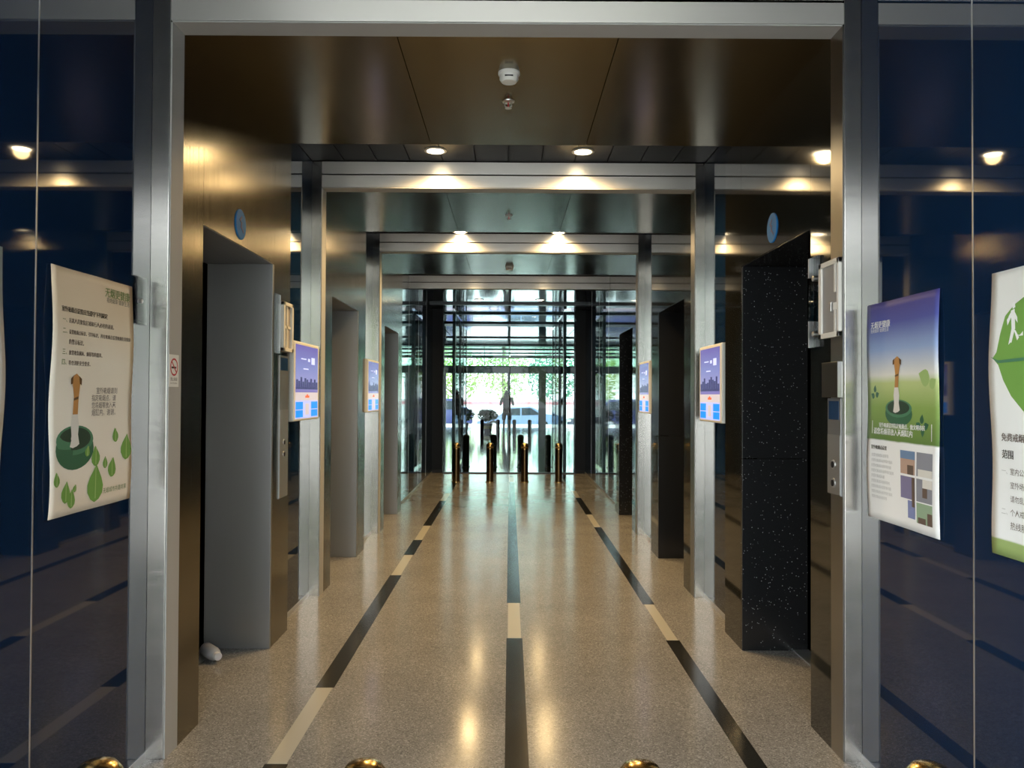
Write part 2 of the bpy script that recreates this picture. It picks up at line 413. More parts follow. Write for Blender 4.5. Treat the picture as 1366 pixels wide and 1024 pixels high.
# ------------------------------------------------------------------ downlights
warm = mat('warm_lamp_lens', (1, 0.9, 0.7), 0.4, emit=(1.0, 0.80, 0.50), estr=40.0)
def downlight(x, y, z, label, on=True, w=DOWNLIGHT_W):
    t = thing('downlight', (x, y, z), label, 'ceiling light', 'recessed downlights in the passage ceiling')
    MB().lathe([(0.080, 0.0), (0.080, -0.008), (0.062, -0.010), (0.058, -0.002), (0.058, 0.0)], 28, (x, y, z)).build('trim_ring', white, t, True)
    MB().lathe([(0.056, -0.006), (0.036, -0.011), (0.004, -0.013)], 24, (x, y, z)).build('lens', warm, t, True)
    l = bpy.data.lights.new('downlight_lamp', 'SPOT'); l.energy = w; l.color = (1.0, 0.68, 0.31); l.spot_size = R(155); l.spot_blend = 0.6; l.shadow_soft_size = 0.05
    o = bpy.data.objects.new('lamp', l); COL.objects.link(o); o.parent = t; o.location = (0, 0, -0.03)
for y, nm in ((5.60, 'first steel header past the paper posters'), (8.40, 'second glass bay'), (10.95, 'third glass bay'), (13.6, 'black-barred glossy ceiling')):
    z = GZ if y < 11.4 else FC
    for x in (-0.54, 0.515):
        sd = 'grey-steel' if x < 0 else 'black-granite'
        downlight(x, y, z, {5.60: 'glowing round downlight before the second steel portal, on the %s lift side',
                            8.40: 'glowing round downlight before the third steel portal, on the %s lift side',
                            10.95: 'glowing round downlight past the third lift bay, on the %s side',
                            13.6: 'glowing round downlight above the brass bollards by the glass doors, on the %s side'}[y] % sd, w=DOWNLIGHT_W*(1.0 if y < 9 else 0.6))

# ------------------------------------------------------------------ smoke detectors and sprinklers
def detector(y, label):
    t = thing('smoke_detector', (-0.011, y, CZ), label, 'smoke detector')
    MB().lathe([(0.052, 0), (0.052, -0.012), (0.046, -0.016)], 28, (-0.011, y, CZ)).build('base', white, t, True)
    MB().lathe([(0.046, -0.014), (0.046, -0.034), (0.036, -0.048), (0.015, -0.052), (0.004, -0.052)], 28, (-0.011, y, CZ)).build('housing', white, t, True)
    MB().box(-0.011-0.02, -0.011+0.02, y-0.0470, y-0.040, CZ-0.034, CZ-0.028).build('vent_slot', black, t)
def sprinkler(y, label):
    x = -0.015
    t = thing('sprinkler', (x, y, CZ), label, 'sprinkler')
    MB().lathe([(0.034, 0), (0.032, -0.005), (0.012, -0.007)], 20, (x, y, CZ)).build('escutcheon', alu, t, True)
    b_ = MB(); b_.tube([(x-0.018, y, CZ-0.006), (x-0.018, y, CZ-0.026), (x, y, CZ-0.036)], 0.003, 6); b_.tube([(x+0.018, y, CZ-0.006), (x+0.018, y, CZ-0.026), (x, y, CZ-0.036)], 0.003, 6)
    b_.build('yoke', alu, t, True)
    MB().tube([(x, y, CZ-0.006), (x, y, CZ-0.034)], 0.004, 8).build('bulb', redink, t, True)
    MB().lathe([(0.018, -0.036), (0.018, -0.038), (0.003, -0.039)], 16, (x, y, CZ)).build('deflector', alu, t, True)
detector(3.765, 'white domed smoke detector on the bronze ceiling before the second steel portal')
sprinkler(4.135, 'small chrome sprinkler on the bronze ceiling before the second steel portal')
sprinkler(6.77, 'small chrome sprinkler on the ceiling between the second and third steel portals')
detector(9.45, 'white smoke detector on the ceiling past the third steel portal')

# ------------------------------------------------------------------ bollards
def bollard(x, y, h, r, label, group, bm, cm):
    t = thing('bollard', (x, y, 0), label, 'bollard', group)
    MB().lathe([(r+0.018, 0), (r+0.018, 0.012), (r+0.004, 0.016)], 28, (x, y, 0)).build('base_plate', cm, t, True)
    MB().lathe([(r, 0.012), (r, h-0.09)], 28, (x, y, 0)).build('shaft', bm, t, True)
    MB().lathe([(r+0.003, h-0.115), (r+0.003, h-0.10)], 28, (x, y, 0)).build('ring', cm, t, True)
    MB().lathe([(r, h-0.09), (r+0.004, h-0.085), (r+0.004, h-0.045), (r*0.94, h-0.028), (r*0.72, h-0.011), (r*0.4, h-0.003), (0.004, h)], 28, (x, y, 0)).build('domed_cap', cm, t, True)
WH = {0: 'by the %s wall', 1: 'inner one on the %s', 2: 'inner one on the %s', 3: 'by the %s wall'}
for k, x in enumerate((-0.985, -0.346, 0.320, 1.017)):
    bollard(x, 1.905, 0.62, 0.058, 'brass domed bollard at the poster end, ' + WH[k] % ('cream poster side' if k < 2 else 'meadow poster side'), 'brass bollards at the passage mouth', brass_d, brass)
for k, x in enumerate((-0.915, -0.335, 0.262, 0.850)):
    bollard(x, 13.6, 0.68, 0.062, 'brass bollard before the glass doors, ' + WH[k] % ('grey-steel lift side' if k < 2 else 'black-granite lift side'), 'brass bollards before the glass doors', brass_d, brass)
W2 = ('beside the glass screen on the grey-steel lift side', 'beyond the doors, inner one on the grey-steel lift side', 'beyond the doors, inner one on the black-granite lift side', 'beside the glass screen on the black-granite lift side')
for k, x in enumerate((-0.90, -0.33, 0.23, 0.80)):
    bollard(x, 16.4, 0.68, 0.065, 'tall bollard painted backlit-dark, ' + W2[k], 'backlit-dark bollards beyond the glass doors', black, black)  # black material stands in for the shade of being backlit
W3 = ('in front of the planter with the bushy plant', 'next to the person, on the planters side', 'next to the person, on the grey post side', 'in front of the grey window post')
for k, x in enumerate((-0.99, -0.42, 0.17, 0.72)):
    bollard(x, 28.3, 0.62, 0.065, 'small lobby bollard painted backlit-dark, ' + W3[k], 'backlit-dark bollards in the far lobby', black, black)  # backlit shade put into the colour of this row as well

# ------------------------------------------------------------------ printed paper posters
def text_verts(body):
    cu = bpy.data.curves.new('lettering', 'FONT'); cu.body = body; cu.size = 1.0; cu.resolution_u = 1
    ob = bpy.data.objects.new('lettering', cu); COL.objects.link(ob)
    dg = bpy.context.evaluated_depsgraph_get()
    me = bpy.data.meshes.new_from_object(ob.evaluated_get(dg))
    vs = [tuple(v.co) for v in me.vertices]; fs = [tuple(p.vertices) for p in me.polygons]
    bpy.data.objects.remove(ob); bpy.data.curves.remove(cu); bpy.data.meshes.remove(me)
    return vs, fs
def paper_mat(name, stops, axis='Y', rough=0.6):
    m = mat(name, (1, 1, 1), rough); tc = nd(m, 'ShaderNodeTexCoord'); sp = nd(m, 'ShaderNodeSeparateXYZ'); lk(m, tc.outputs['UV'], sp.inputs[0])
    cr = ramp(m, stops); n = nd(m, 'ShaderNodeTexNoise'); n.inputs['Scale'].default_value = 5; lk(m, tc.outputs['UV'], n.inputs['Vector'])
    ad = nd(m, 'ShaderNodeMath', operation='MULTIPLY_ADD'); ad.inputs[1].default_value = 0.010; lk(m, n.outputs['Fac'], ad.inputs[0]); lk(m, sp.outputs[axis], ad.inputs[2])
    sb = nd(m, 'ShaderNodeMath', operation='SUBTRACT'); sb.inputs[1].default_value = 0.005; lk(m, ad.outputs[0], sb.inputs[0])
    lk(m, sb.outputs[0], cr.inputs['Fac']); lk(m, cr.outputs['Color'], bsdf(m).inputs['Base Color']); return m
class Poster:
    def __init__(s, side, y0, y1, z0, z1, label, m, seed, curl=0.012):
        s.left = side == 'left'; s.y0, s.y1, s.z0, s.z1 = y0, y1, z0, z1; s.w = y1-y0; s.h = z1-z0; s.seed = seed; s.curl = curl
        s.t = thing('poster', (GL if s.left else GR, (y0+y1)/2, z0), label, 'poster')
        me = bpy.data.meshes.new('paper'); N, M = 16, 30
        o0 = parent_loc(s.t)
        vs = [Vector(s.P(i/N, j/M, 0))-o0 for j in range(M+1) for i in range(N+1)]
        fs = [(j*(N+1)+i, j*(N+1)+i+1, (j+1)*(N+1)+i+1, (j+1)*(N+1)+i) for j in range(M) for i in range(N)]
        me.from_pydata(vs, [], fs); me.materials.append(m)
        uv = me.uv_layers.new(name='uv')
        for p in me.polygons:
            p.use_smooth = True
            for li in p.loop_indices:
                v = me.loops[li].vertex_index; uv.data[li].uv = ((v % (N+1))/N, (v//(N+1))/M)
        ob = bpy.data.objects.new('paper', me); COL.objects.link(ob); ob.parent = s.t
        sd = ob.modifiers.new('thickness', 'SOLIDIFY'); sd.thickness = 0.0006; sd.offset = 0
    def wave(s, u, v):
        e = abs(u-0.5)*2
        return 0.004 + s.curl*(0.5+0.5*math.sin(v*8.5+s.seed))*e**2*math.sin(math.pi*min(1, max(0, v)))**0.7 + 0.0025*math.sin(5*u+4*v+s.seed)**2
    def P(s, u, v, e=0.0):
        d = s.wave(u, v)+e
        if s.left: return (GL+d, s.y0+u*s.w, s.z0+v*s.h)
        return (GR-d, s.y1-u*s.w, s.z0+v*s.h)
    def polys(s, name, m, plist, e=0.0012):
        for pts in plist:
            b = MB()
            if len(pts) > 6:
                cu = sum(p[0] for p in pts)/len(pts); cv = sum(p[1] for p in pts)/len(pts)
                cv_ = b.bm.verts.new(s.P(cu, cv, e)); ring = [b.bm.verts.new(s.P(u, v, e)) for u, v in pts]
                for i in range(len(ring)): b.bm.faces.new((cv_, ring[i], ring[(i+1) % len(ring)]))
            else: b.poly([s.P(u, v, e) for u, v in pts])
            b.build(name, m, s.t)
    def text(s, body, u0, v0, width, m, e=0.0014, bold=0.0):
        vs, fs = text_verts(body)
        if not vs: return
        xa = min(v[0] for v in vs); xb = max(v[0] for v in vs); k = width/(xb-xa)
        b = MB(); 
        for off in ((0,) if not bold else (0, bold)):
            nv = [b.bm.verts.new(s.P(u0+((x-xa)*k+off)/s.w, v0+y*k/s.h, e+off*0.05)) for x, y, z in vs]
            for f in fs:
                try: b.bm.faces.new([nv[i] for i in f])
                except ValueError: pass
        return b.build('lettering', m, s.t)
    def ell(s, cu, cv, ru, rv, n=22, a0=0, a1=2*math.pi):
        return [(cu+ru*math.cos(a0+(a1-a0)*i/n), cv+rv*math.sin(a0+(a1-a0)*i/n)) for i in range(n)]
    def leaf(s, cu, cv, L, ang):
        ca, sa = math.cos(R(ang)), math.sin(R(ang)); pts = []
        prof = [(0, 0), (.08, .20), (.25, .36), (.45, .38), (.65, .28), (.85, .12), (1, 0)]
        for t_, w_ in prof + [(a, -b) for a, b in prof[-2:0:-1]]:
            x, y = (t_-0.4)*L, w_*L
            pts.append((cu+(x*ca-y*sa)/s.w, cv+(x*sa+y*ca)/s.h))
        return pts
    def cigarette(s, cu, vtop, vbot, k=1.0):
        H = vtop-vbot; W = 0.055*k
        f = lambda t: vbot+H*t
        s.polys('paper_stub', ash, [[(cu-W*.9, f(0)), (cu-W*.3, f(-.02)), (cu+W*.5, f(0)), (cu+W*1.0, f(.03)), (cu+W*.7, f(.16)), (cu+W*.85, f(.3)), (cu+W*.5, f(.46)), (cu-W*.5, f(.46)), (cu-W*.75, f(.3)), (cu-W*.6, f(.15))]], 0.0022)
        s.polys('cork_tip', cig, [[(cu-W*.45, f(.44)), (cu+W*.55, f(.44)), (cu+W*.65, f(.66)), (cu+W*.95, f(.86)), (cu+W*.8, f(.96)), (cu+W*.2, f(1.0)), (cu-W*.4, f(.97)), (cu-W*.65, f(.88)), (cu-W*.3, f(.68))]], 0.0026)
        s.polys('cork_fold', cig2, [[(cu-W*.5, f(.97)), (cu-W*1.0, f(.93)), (cu-W*1.0, f(.85)), (cu-W*.6, f(.86))], [(cu+W*.7, f(.97)), (cu+W*1.3, f(.93)), (cu+W*1.25, f(.84)), (cu+W*.85, f(.86))], [(cu-W*.35, f(.66)), (cu+W*.62, f(.69)), (cu+W*.6, f(.65)), (cu-W*.35, f(.63))]], 0.0030)
    def ashtray(s, cu, cv, ru, rv):
        s.polys('ashtray_side', tray, [s.ell(cu, cv-rv*.25, ru, rv*1.0, 26)], 0.0014)
        s.polys('ashtray_rim', tray2, [s.ell(cu, cv+rv*.18, ru*.97, rv*.72, 26)], 0.0017)
        s.polys('ashtray_well', tray3, [s.ell(cu, cv+rv*.25, ru*.82, rv*.55, 26)], 0.0019)

cream = paper_mat('cream_poster_paper', [(0, (0.86, 0.75, 0.60)), (0.25, (0.89, 0.84, 0.74)), (0.62, (0.88, 0.82, 0.69)), (0.85, (0.82, 0.68, 0.49)), (1, (0.80, 0.63, 0.44))])
p = Poster('left', 2.537, 3.085, 1.09, 1.917, 'cream paper poster with a cigarette stubbed out in a green ashtray', cream, 1.2)
p.text('无烟更健康', 0.62, 0.925, 0.185, inkgreen, bold=0.0015)
p.text('拒绝烟草 健康生活', 0.64, 0.900, 0.17, ink2)
p.text('室外吸烟点设置应当遵守下列规定', 0.10, 0.825, 0.30, ink, bold=0.003)
for a, b_, v, w in (('一、', '远离人员聚集区域和行人必经的通道。', .782, .30), ('二、', '设置吸烟点标识、引导标识，并在吸烟点设置吸烟危害健康', .737, .42), ('', '的警示标识。', .695, .10), ('三、', '放置收集烟灰、烟蒂等的器具。', .652, .225), ('四、', '符合消防安全要求。', .61, .145)):
    if a: p.text(a, 0.11, v, 0.028, inkgreen)
    p.text(b_, 0.185, v, w, ink2, bold=0.0012)
for i, l in enumerate(('室外吸烟请到', '指定吸烟点，请', '您将烟蒂放入灭', '烟缸内，谢谢。')):
    p.text(l, 0.53 if i == 0 else 0.47, 0.495-0.032*i, 0.17 if i else 0.145, ink2)
p.ashtray(0.28, 0.285, 0.215, 0.085)
p.cigarette(0.27, 0.575, 0.275)
lv = [(.07, .145, .050, 95), (.175, .085, .075, 80), (.28, .10, .028, 60), (.24, .02+.035, .065, 80), (.52, .09, .135, 85), (.52, .215, .075, 95), (.64, .185, .045, 85), (.73, .155, .075, 75), (.92, .235, .10, 82), (.78, .30, .055, 100), (.42, .245, .04, 70)]
p.polys('leaf_print', leafp, [p.leaf(u, v, L, a) for u, v, L, a in lv], 0.0024)
p.polys('leaf_vein_print', leafp2, [[(u-.006, v-L*.3/p.h), (u+.006, v-L*.3/p.h), (u+.008, v+L*.5/p.h), (u, v+L*.55/p.h)] for u, v, L, a in lv], 0.0030)
p.text('无烟城市共建共享', 0.62, 0.055, 0.17, inkgreen)

blwh = paper_mat('blue_topped_white_paper', [(0, (0.30, 0.50, 0.16)), (0.06, (0.35, 0.55, 0.2)), (0.09, (0.88, 0.90, 0.90)), (0.72, (0.88, 0.91, 0.94)), (0.80, (0.62, 0.74, 0.86)), (1, (0.42, 0.64, 0.82))])
p = Poster('left', 1.75, 2.298, 1.09, 1.925, 'white paper poster with a pale blue top next to the cream poster', blwh, 3.4)
p.text('无烟环境', 0.1, 0.8, 0.3, inkwhite); p.text('共同维护', 0.1, 0.6, 0.25, inkpale)

sky_p = paper_mat('sky_and_meadow_paper', [(0, (0.90, 0.91, 0.90)), (0.365, (0.90, 0.91, 0.90)), (0.37, (0.12, 0.22, 0.05)), (0.52, (0.26, 0.40, 0.10)), (0.63, (0.52, 0.62, 0.26)), (0.665, (0.80, 0.80, 0.74)), (0.78, (0.30, 0.42, 0.68)), (0.90, (0.07, 0.09, 0.36)), (1, (0.06, 0.05, 0.24))])
p = Poster('right', 2.649, 3.182, 1.02, 1.868, 'poster of a stubbed cigarette under blue sky above a green meadow', sky_p, 0.4, 0.008)
p.text('无烟更健康', 0.07, 0.885, 0.15, inkwhite, bold=0.0015); p.text('拒绝烟草 健康生活', 0.07, 0.865, 0.14, inkwhite)
p.polys('leaf_print', leafp2, [p.leaf(.83, .645, .08, 160), p.leaf(.92, .62, .05, 30)])
p.polys('clover_print', tray, [p.leaf(.12, .60, .03, 80), p.leaf(.15, .575, .03, 20), p.leaf(.09, .57, .03, 150), p.leaf(.78, .47, .035, 80), p.leaf(.83, .445, .035, 20), p.leaf(.74, .445, .035, 150), p.leaf(.79, .42, .03, 270)])
p.ashtray(0.47, 0.505, 0.19, 0.055)
p.cigarette(0.45, 0.745, 0.50, 0.9)
p.text('室外吸烟请到指定吸烟点，做文明市民', 0.18, 0.428, 0.34, inkwhite, bold=0.002); p.text('请您将烟蒂放入灭烟缸内', 0.10, 0.396, 0.30, inkwhite, bold=0.002)
p.polys('bracket_print', inkwhite, [[(.075, .455), (.083, .455), (.083, .395), (.075, .395)], [(.90, .455), (.908, .455), (.908, .385), (.90, .385)]])
p.text('室外吸烟点设置', 0.07, 0.325, 0.12, ink, bold=0.0015)
for i, wd in enumerate((.13, .16, .15, .17, .10, .14, .15, .16, .12)): p.text('放置收集烟灰烟蒂等的器具并设置'[:max(6, int(wd*75))], 0.08, 0.29-.024*i, wd, inkpale)
ph = [mat('photo_sky', (0.16, 0.26, 0.42), .6), mat('photo_sand', (0.50, 0.34, 0.26), .6), mat('photo_grey', (0.26, 0.27, 0.31), .6), mat('photo_mauve', (0.22, 0.20, 0.34), .6), mat('photo_blue', (0.22, 0.26, 0.48), .6), mat('photo_brown', (0.13, 0.09, 0.07), .6), mat('photo_green', (0.30, 0.42, 0.28), .6)]
def rect(u0, v0, u1, v1): return [(u0, v0), (u1, v0), (u1, v1), (u0, v1)]
p.polys('photo_print', ph[1], [rect(.50, .235, .70, .335)]); p.polys('photo_print', ph[0], [rect(.50, .30, .70, .335)], .0016); p.polys('photo_print', ph[5], [rect(.60, .235, .68, .275), rect(.66, .10, .70, .225)], .002)
p.polys('photo_print', ph[2], [rect(.72, .235, .92, .335), rect(.72, .13, .92, .225)]); p.polys('photo_print', ash, [rect(.74, .235, .92, .265), rect(.80, .19, .92, .225)], .0016)
p.polys('photo_print', ph[3], [rect(.50, .13, .70, .225)]); p.polys('photo_print', ph[4], [rect(.60, .05, .70, .125)]); p.polys('photo_print', ph[6], [rect(.72, .04, .92, .125)]); p.polys('photo_print', ph[5], [rect(.74, .04, .84, .065), rect(.86, .04, .92, .09), rect(.80, .15, .86, .19)], .0016)

whp = paper_mat('white_green_footed_paper', [(0, (0.30, 0.42, 0.14)), (0.055, (0.34, 0.46, 0.17)), (0.06, (0.88, 0.90, 0.90)), (1, (0.80, 0.80, 0.76))])
p = Poster('right', 1.82, 2.362, 1.035, 1.872, 'white paper poster with a large green leaf and a running figure', whp, 2.0, 0.010)
p.polys('leaf_print', leafp, [[(.035, .695), (.065, .715), (.09, .78), (.125, .84), (.20, .875), (.30, .90), (.50, .93), (.70, .92), (.86, .85), (.94, .74), (.92, .62), (.80, .52), (.60, .45), (.42, .45), (.28, .505), (.18, .56), (.12, .615), (.08, .67)]])
p.polys('leaf_vein_print', tray2, [[(.02, .70), (.08, .686), (.5, .695), (.92, .71), (.5, .683), (.08, .676)]], .0018)
run = [[(.265, .845), (.30, .85), (.31, .83), (.275, .825)], [(.25, .82), (.30, .825), (.31, .755), (.265, .75)], [(.22, .80), (.25, .815), (.26, .80), (.235, .785)], [(.20, .79), (.225, .80), (.235, .785), (.21, .77)], [(.30, .815), (.335, .795), (.34, .775), (.305, .79)],
       [(.265, .76), (.305, .755), (.25, .69), (.225, .70)], [(.225, .70), (.25, .69), (.20, .655), (.18, .66)], [(.29, .755), (.315, .75), (.36, .725), (.335, .715)], [(.335, .735), (.36, .73), (.41, .745), (.41, .73)]]
run = [[(.018+u*.62, v+.035) for u, v in q] for q in run]
p.polys('runner_print', inkwhite, run, .0022)
p.polys('runner_print', inkwhite, [[(u+.30, v*.75+.10) for u, v in q] for q in run], .0022)
p.text('免费戒烟咨询服务', 0.09, 0.405, 0.205, ink2, bold=0.002); p.text('范围', 0.09, 0.345, 0.052, ink, bold=0.002)
for i, (a, l) in enumerate((('一、', '室内公共场所全面禁烟'), ('', '室外场所设置吸烟点'), ('', '请勿乱扔烟蒂杂物'), ('二、', '个人戒烟门诊咨询'), ('', '热线服务。'))):
    if a: p.text(a, 0.085, 0.290-.047*i, 0.028, inkpale)
    p.text(l, 0.16, 0.290-.047*i, 0.021*len(l), ink2)

# ------------------------------------------------------------------ advertising screens
def emis(name, col, e): return mat(name, col, 0.25, emit=col, estr=e)
scr_pic = mat('screen_picture', (0.1, 0.1, 0.2), 0.2)
_tc = nd(scr_pic, 'ShaderNodeTexCoord'); _sp = nd(scr_pic, 'ShaderNodeSeparateXYZ'); lk(scr_pic, _tc.outputs['Generated'], _sp.inputs[0])
_cr = ramp(scr_pic, [(0, (0.16, 0.13, 0.42)), (0.25, (0.26, 0.27, 0.55)), (0.55, (0.18, 0.22, 0.52)), (1.0, (0.11, 0.09, 0.38))]); lk(scr_pic, _sp.outputs['Z'], _cr.inputs['Fac'])
lk(scr_pic, _cr.outputs['Color'], bsdf(scr_pic).inputs['Emission Color']); bsdf(scr_pic).inputs['Emission Strength'].default_value = 0.75
scr_dark = emis('screen_skyline', (0.035, 0.035, 0.13), 0.8)
scr_pale = emis('screen_caption', (0.55, 0.52, 0.60), 0.5)
scr_blue = emis('screen_tile', (0.012, 0.19, 0.72), 0.9)
scr_lite = emis('screen_pale_tile', (0.36, 0.40, 0.78), 0.8)
scr_red = emis('screen_mark', (0.65, 0.12, 0.04), 0.6)
scr_txt = emis('screen_lettering', (0.45, 0.5, 0.8), 0.8)
def ad_screen(side, y0, y1, label):
    left = side == 'left'; G = GL if left else GR; s = 1 if left else -1; F = (-1.385 if left else 1.365)
    z0, z1 = 1.322, 1.846
    t = thing('advertising_screen', (G, (y0+y1)/2, z0), label, 'screen')
    box('casing', white, t, G+s*0.03, F, y0, y1, z0, z1, 0.008)
    box('wall_bracket', black, t, G, G+s*0.03, y0+0.15, y1-0.15, z0+0.1, z1-0.1)
    def d(name, m, a0, a1, b0, b1, e, par=t):       # a: reading left to right 0..1, b: bottom to top 0..1
        ya = y0+a0*(y1-y0) if left else y1-a0*(y1-y0); yb = y0+a1*(y1-y0) if left else y1-a1*(y1-y0)
        return box(name, m, par, F-s*0.002, F+s*e, ya, yb, z0+b0*(z1-z0), z0+b1*(z1-z0))
    pic = d('display_picture', scr_pic, .05, .94, .36, .96, .001)
    for i in range(11):
        h = random.uniform(.05, .15); a = .07+i*.078
        d('skyline_block', scr_dark, a, a+.07, .415, .44+h, .0016, pic)
    d('skyline_block', scr_dark, .06, .93, .40, .43, .0017, pic)
    for a, b_, c0, c1 in ((.25, .45, .78, .795), (.52, .60, .76, .80), (.66, .80, .73, .82), (.34, .54, .655, .67)): d('caption_line', scr_txt, a, b_, c0, c1, .0017, pic)
    cap = d('caption_strip', scr_pale, .05, .94, .255, .36, .001)
    d('logo_mark', scr_red, .42, .58, .29, .32, .0018, cap); d('logo_mark', scr_red, .47, .53, .32, .335, .0018, cap)
    bar = d('tile_strip', scr_lite, .05, .94, .03, .255, .001)
    for a in (.06, .66):
        d('tile', scr_blue, a, a+.27, .045, .135, .0018, bar); d('tile', scr_blue, a, a+.27, .145, .24, .0018, bar)
    d('tile', scr_pale, .42, .57, .07, .22, .0018, bar)
ad_screen('left', 5.055, 5.715, 'white framed advertising screen before the second portal on the grey-steel lift side')
ad_screen('right', 5.075, 5.66, 'white framed advertising screen before the second portal on the black-granite lift side')
ad_screen('left', 7.68, 8.34, 'white framed advertising screen before the third portal on the grey-steel lift side')
ad_screen('right', 7.70, 8.30, 'white framed advertising screen before the third portal on the black-granite lift side')

# ------------------------------------------------------------------ wall fittings
def disc(side, y, z):
    left = side == 'left'; L = LL if left else LR; s = 1 if left else -1
    t = thing('sign_disc', (L, y, z), 'round blue sign disc above the %s lift opening' % ('grey-steel' if left else 'black-granite'), 'sign')
    MB().lathe([(0.078, 0), (0.078, s*0.004), (0.074, s*0.006)], 36, (L, y, z), 'X').build('plate', bluedisc, t)
    X = L+s*0.0068; b_ = MB(); f = lambda a, c, d_: (X+d_*s, y+a*(1 if left else -1), z+c)
    b_.prism([(-.030, .022), (.004, .046), (.012, .038), (-.018, .008)], 0, .001, f)
    b_.prism([(-.006, .018), (.012, .012), (.006, -.022), (-.012, -.018)], 0, .001, f)
    b_.prism([(.000, -.02), (.030, -.044), (.036, -.034), (.010, -.012)], 0, .001, f)
    b_.build('symbol', blueink, t)
disc('left', 4.09, 2.38); disc('right', 4.122, 2.384)

t = thing('no_smoking_sticker', (LL, 3.30, 1.525), 'small white no smoking sticker on the steel portal lining', 'sticker')
X = LL
box('backing', inkwhite, t, X, X+0.001, 3.254, 3.347, 1.527, 1.662)
b_ = MB(); cy, cz, ro, ri = 3.30, 1.610, 0.037, 0.030
for i in range(32):
    a0, a1 = 2*math.pi*i/32, 2*math.pi*(i+1)/32
    b_.poly([(X+0.0016, cy+ro*math.cos(a0), cz+ro*math.sin(a0)), (X+0.0016, cy+ro*math.cos(a1), cz+ro*math.sin(a1)), (X+0.0016, cy+ri*math.cos(a1), cz+ri*math.sin(a1)), (X+0.0016, cy+ri*math.cos(a0), cz+ri*math.sin(a0))])
b_.poly([(X+0.0018, cy-.025, cz+.020), (X+0.0018, cy-.020, cz+.025), (X+0.0018, cy+.025, cz-.020), (X+0.0018, cy+.020, cz-.025)])
b_.build('prohibition_ring', redink, t)
b_ = MB(); b_.box(X+0.001, X+0.0015, cy-.024, cy+.016, cz-.006, cz+.002); b_.box(X+0.001, X+0.0015, cy+.018, cy+.022, cz-.006, cz+.002); b_.build('cigarette_symbol', ink, t)
def flat_text(body, par, X, yl, zb, width, m, left=True, e=0.0012):
    vs, fs = text_verts(body); xa = min(v[0] for v in vs); xb = max(v[0] for v in vs); k = width/(xb-xa); b_ = MB()
    nv = [b_.bm.verts.new((X+(e if left else -e), yl+(x-xa)*k*(1 if left else -1), zb+y*k)) for x, y, z in vs]
    for f in fs:
        try: b_.bm.faces.new([nv[i] for i in f])
        except ValueError: pass
    return b_.build('lettering', m, par)
flat_text('禁止吸烟', t, X, 3.268, 1.553, 0.064, ink); flat_text('NO SMOKING', t, X, 3.268, 1.539, 0.064, ink2)

t = thing('acrylic_plate', (GL, 3.15, 1.775), 'clear acrylic plate with a screw beside the cream poster', 'plate')
box('sheet', acrylic, t, GL, GL+0.010, 3.10, 3.205, 1.775, 1.965, 0.001)
MB().lathe([(0.009, 0.0), (0.009, 0.014), (0.005, 0.017)], 14, (GL, 3.15, 1.868), 'X').build('screw', alu, t, True)

# notice frame, clear strip, bronze plate and call panel beside the granite lift
X = LR
t = thing('notice_holder', (X, 3.37, 1.75), 'white framed grey notice holder beside the black-granite lift', 'notice frame')
y0, y1, z0, z1 = 3.262, 3.475, 1.752, 2.082
box('back_panel', greypanel, t, X, X-0.006, y0+.01, y1-.01, z0+.01, z1-.01)
for a in ((y1-.028, y1, z0, z1), (y0, y0+.02, z0, z1), (y0, y1, z0, z0+.022), (y0, y1, z1-.022, z1)): box('frame_bar', white, t, X, X-0.014, *a, 0.001)
box('divider', white, t, X, X-0.010, y0+.045, y0+.058, z0+.19, z1-.02); box('divider', white, t, X, X-0.010, y0+.045, y0+.058, z0+.02, z0+.12)
box('label_card', inkwhite, t, X, X-0.011, y0+.02, y0+.062, z0+.115, z0+.145)
box('latch', alu, t, X, X-0.016, y0+.075, y0+.095, z0+.11, z0+.15, 0.002)
t = thing('clear_strip', (X, 3.52, 1.72), 'narrow clear acrylic strip behind the white notice frame', 'acrylic strip')
box('sheet', acrylic, t, X-0.003, X-0.014, 3.482, 3.588, 1.722, 2.128, 0.001)
for z, h in ((1.722, .12), (2.04, .088)): box('edge_strip', alu, t, X, X-0.015, 3.586, 3.592, z, z+h)
MB().lathe([(0.012, 0.0), (0.012, -0.016), (0.006, -0.018)], 14, (X, 3.535, 2.03), 'X').build('knob', alu, t, True)
MB().lathe([(0.012, 0.0), (0.012, -0.016), (0.006, -0.018)], 14, (X, 3.535, 1.78), 'X').build('knob', alu, t, True)
bronzeplate = mat('bronze_plate', (0.055, 0.042, 0.028), 0.3, 0.6)
t = thing('bronze_plate', (X, 3.34, 1.495), 'dark bronze plate below the white notice frame', 'plate')
box('face', bronzeplate, t, X, X-0.018, 3.262, 3.43, 1.497, 1.646, 0.002); box('edge', alu, t, X, X-0.019, 3.258, 3.263, 1.497, 1.646)
def call_panel(L, s, y0, y1, z0, z1, zb, label):
    t = thing('lift_call_panel', (L, (y0+y1)/2, z0), label, 'call panel')
    box('plate', greysteel, t, L, L+s*0.006, y0, y1, z0, z1, 0.001)
    zs = z1-0.09
    box('blue_sheen_display', mat_disp, t, L, L+s*0.0075, y0+.015, y1-.015, zs, z1-.012)
    box('lower_plate', alu2, t, L, L+s*0.008, y0+.004, y1-.004, z0+.004, z0+(z1-z0)*.62)
    ym = (y0+y1)/2
    for z in zb:
        r = MB().lathe([(0.020, s*0.008), (0.020, s*0.011), (0.015, s*0.012)], 24, (L, ym, z), 'X').build('button_ring', alu, t, True)
        MB().lathe([(0.014, s*0.010), (0.014, s*0.014), (0.010, s*0.015)], 20, (L, ym, z), 'X').build('button', black, r, True)
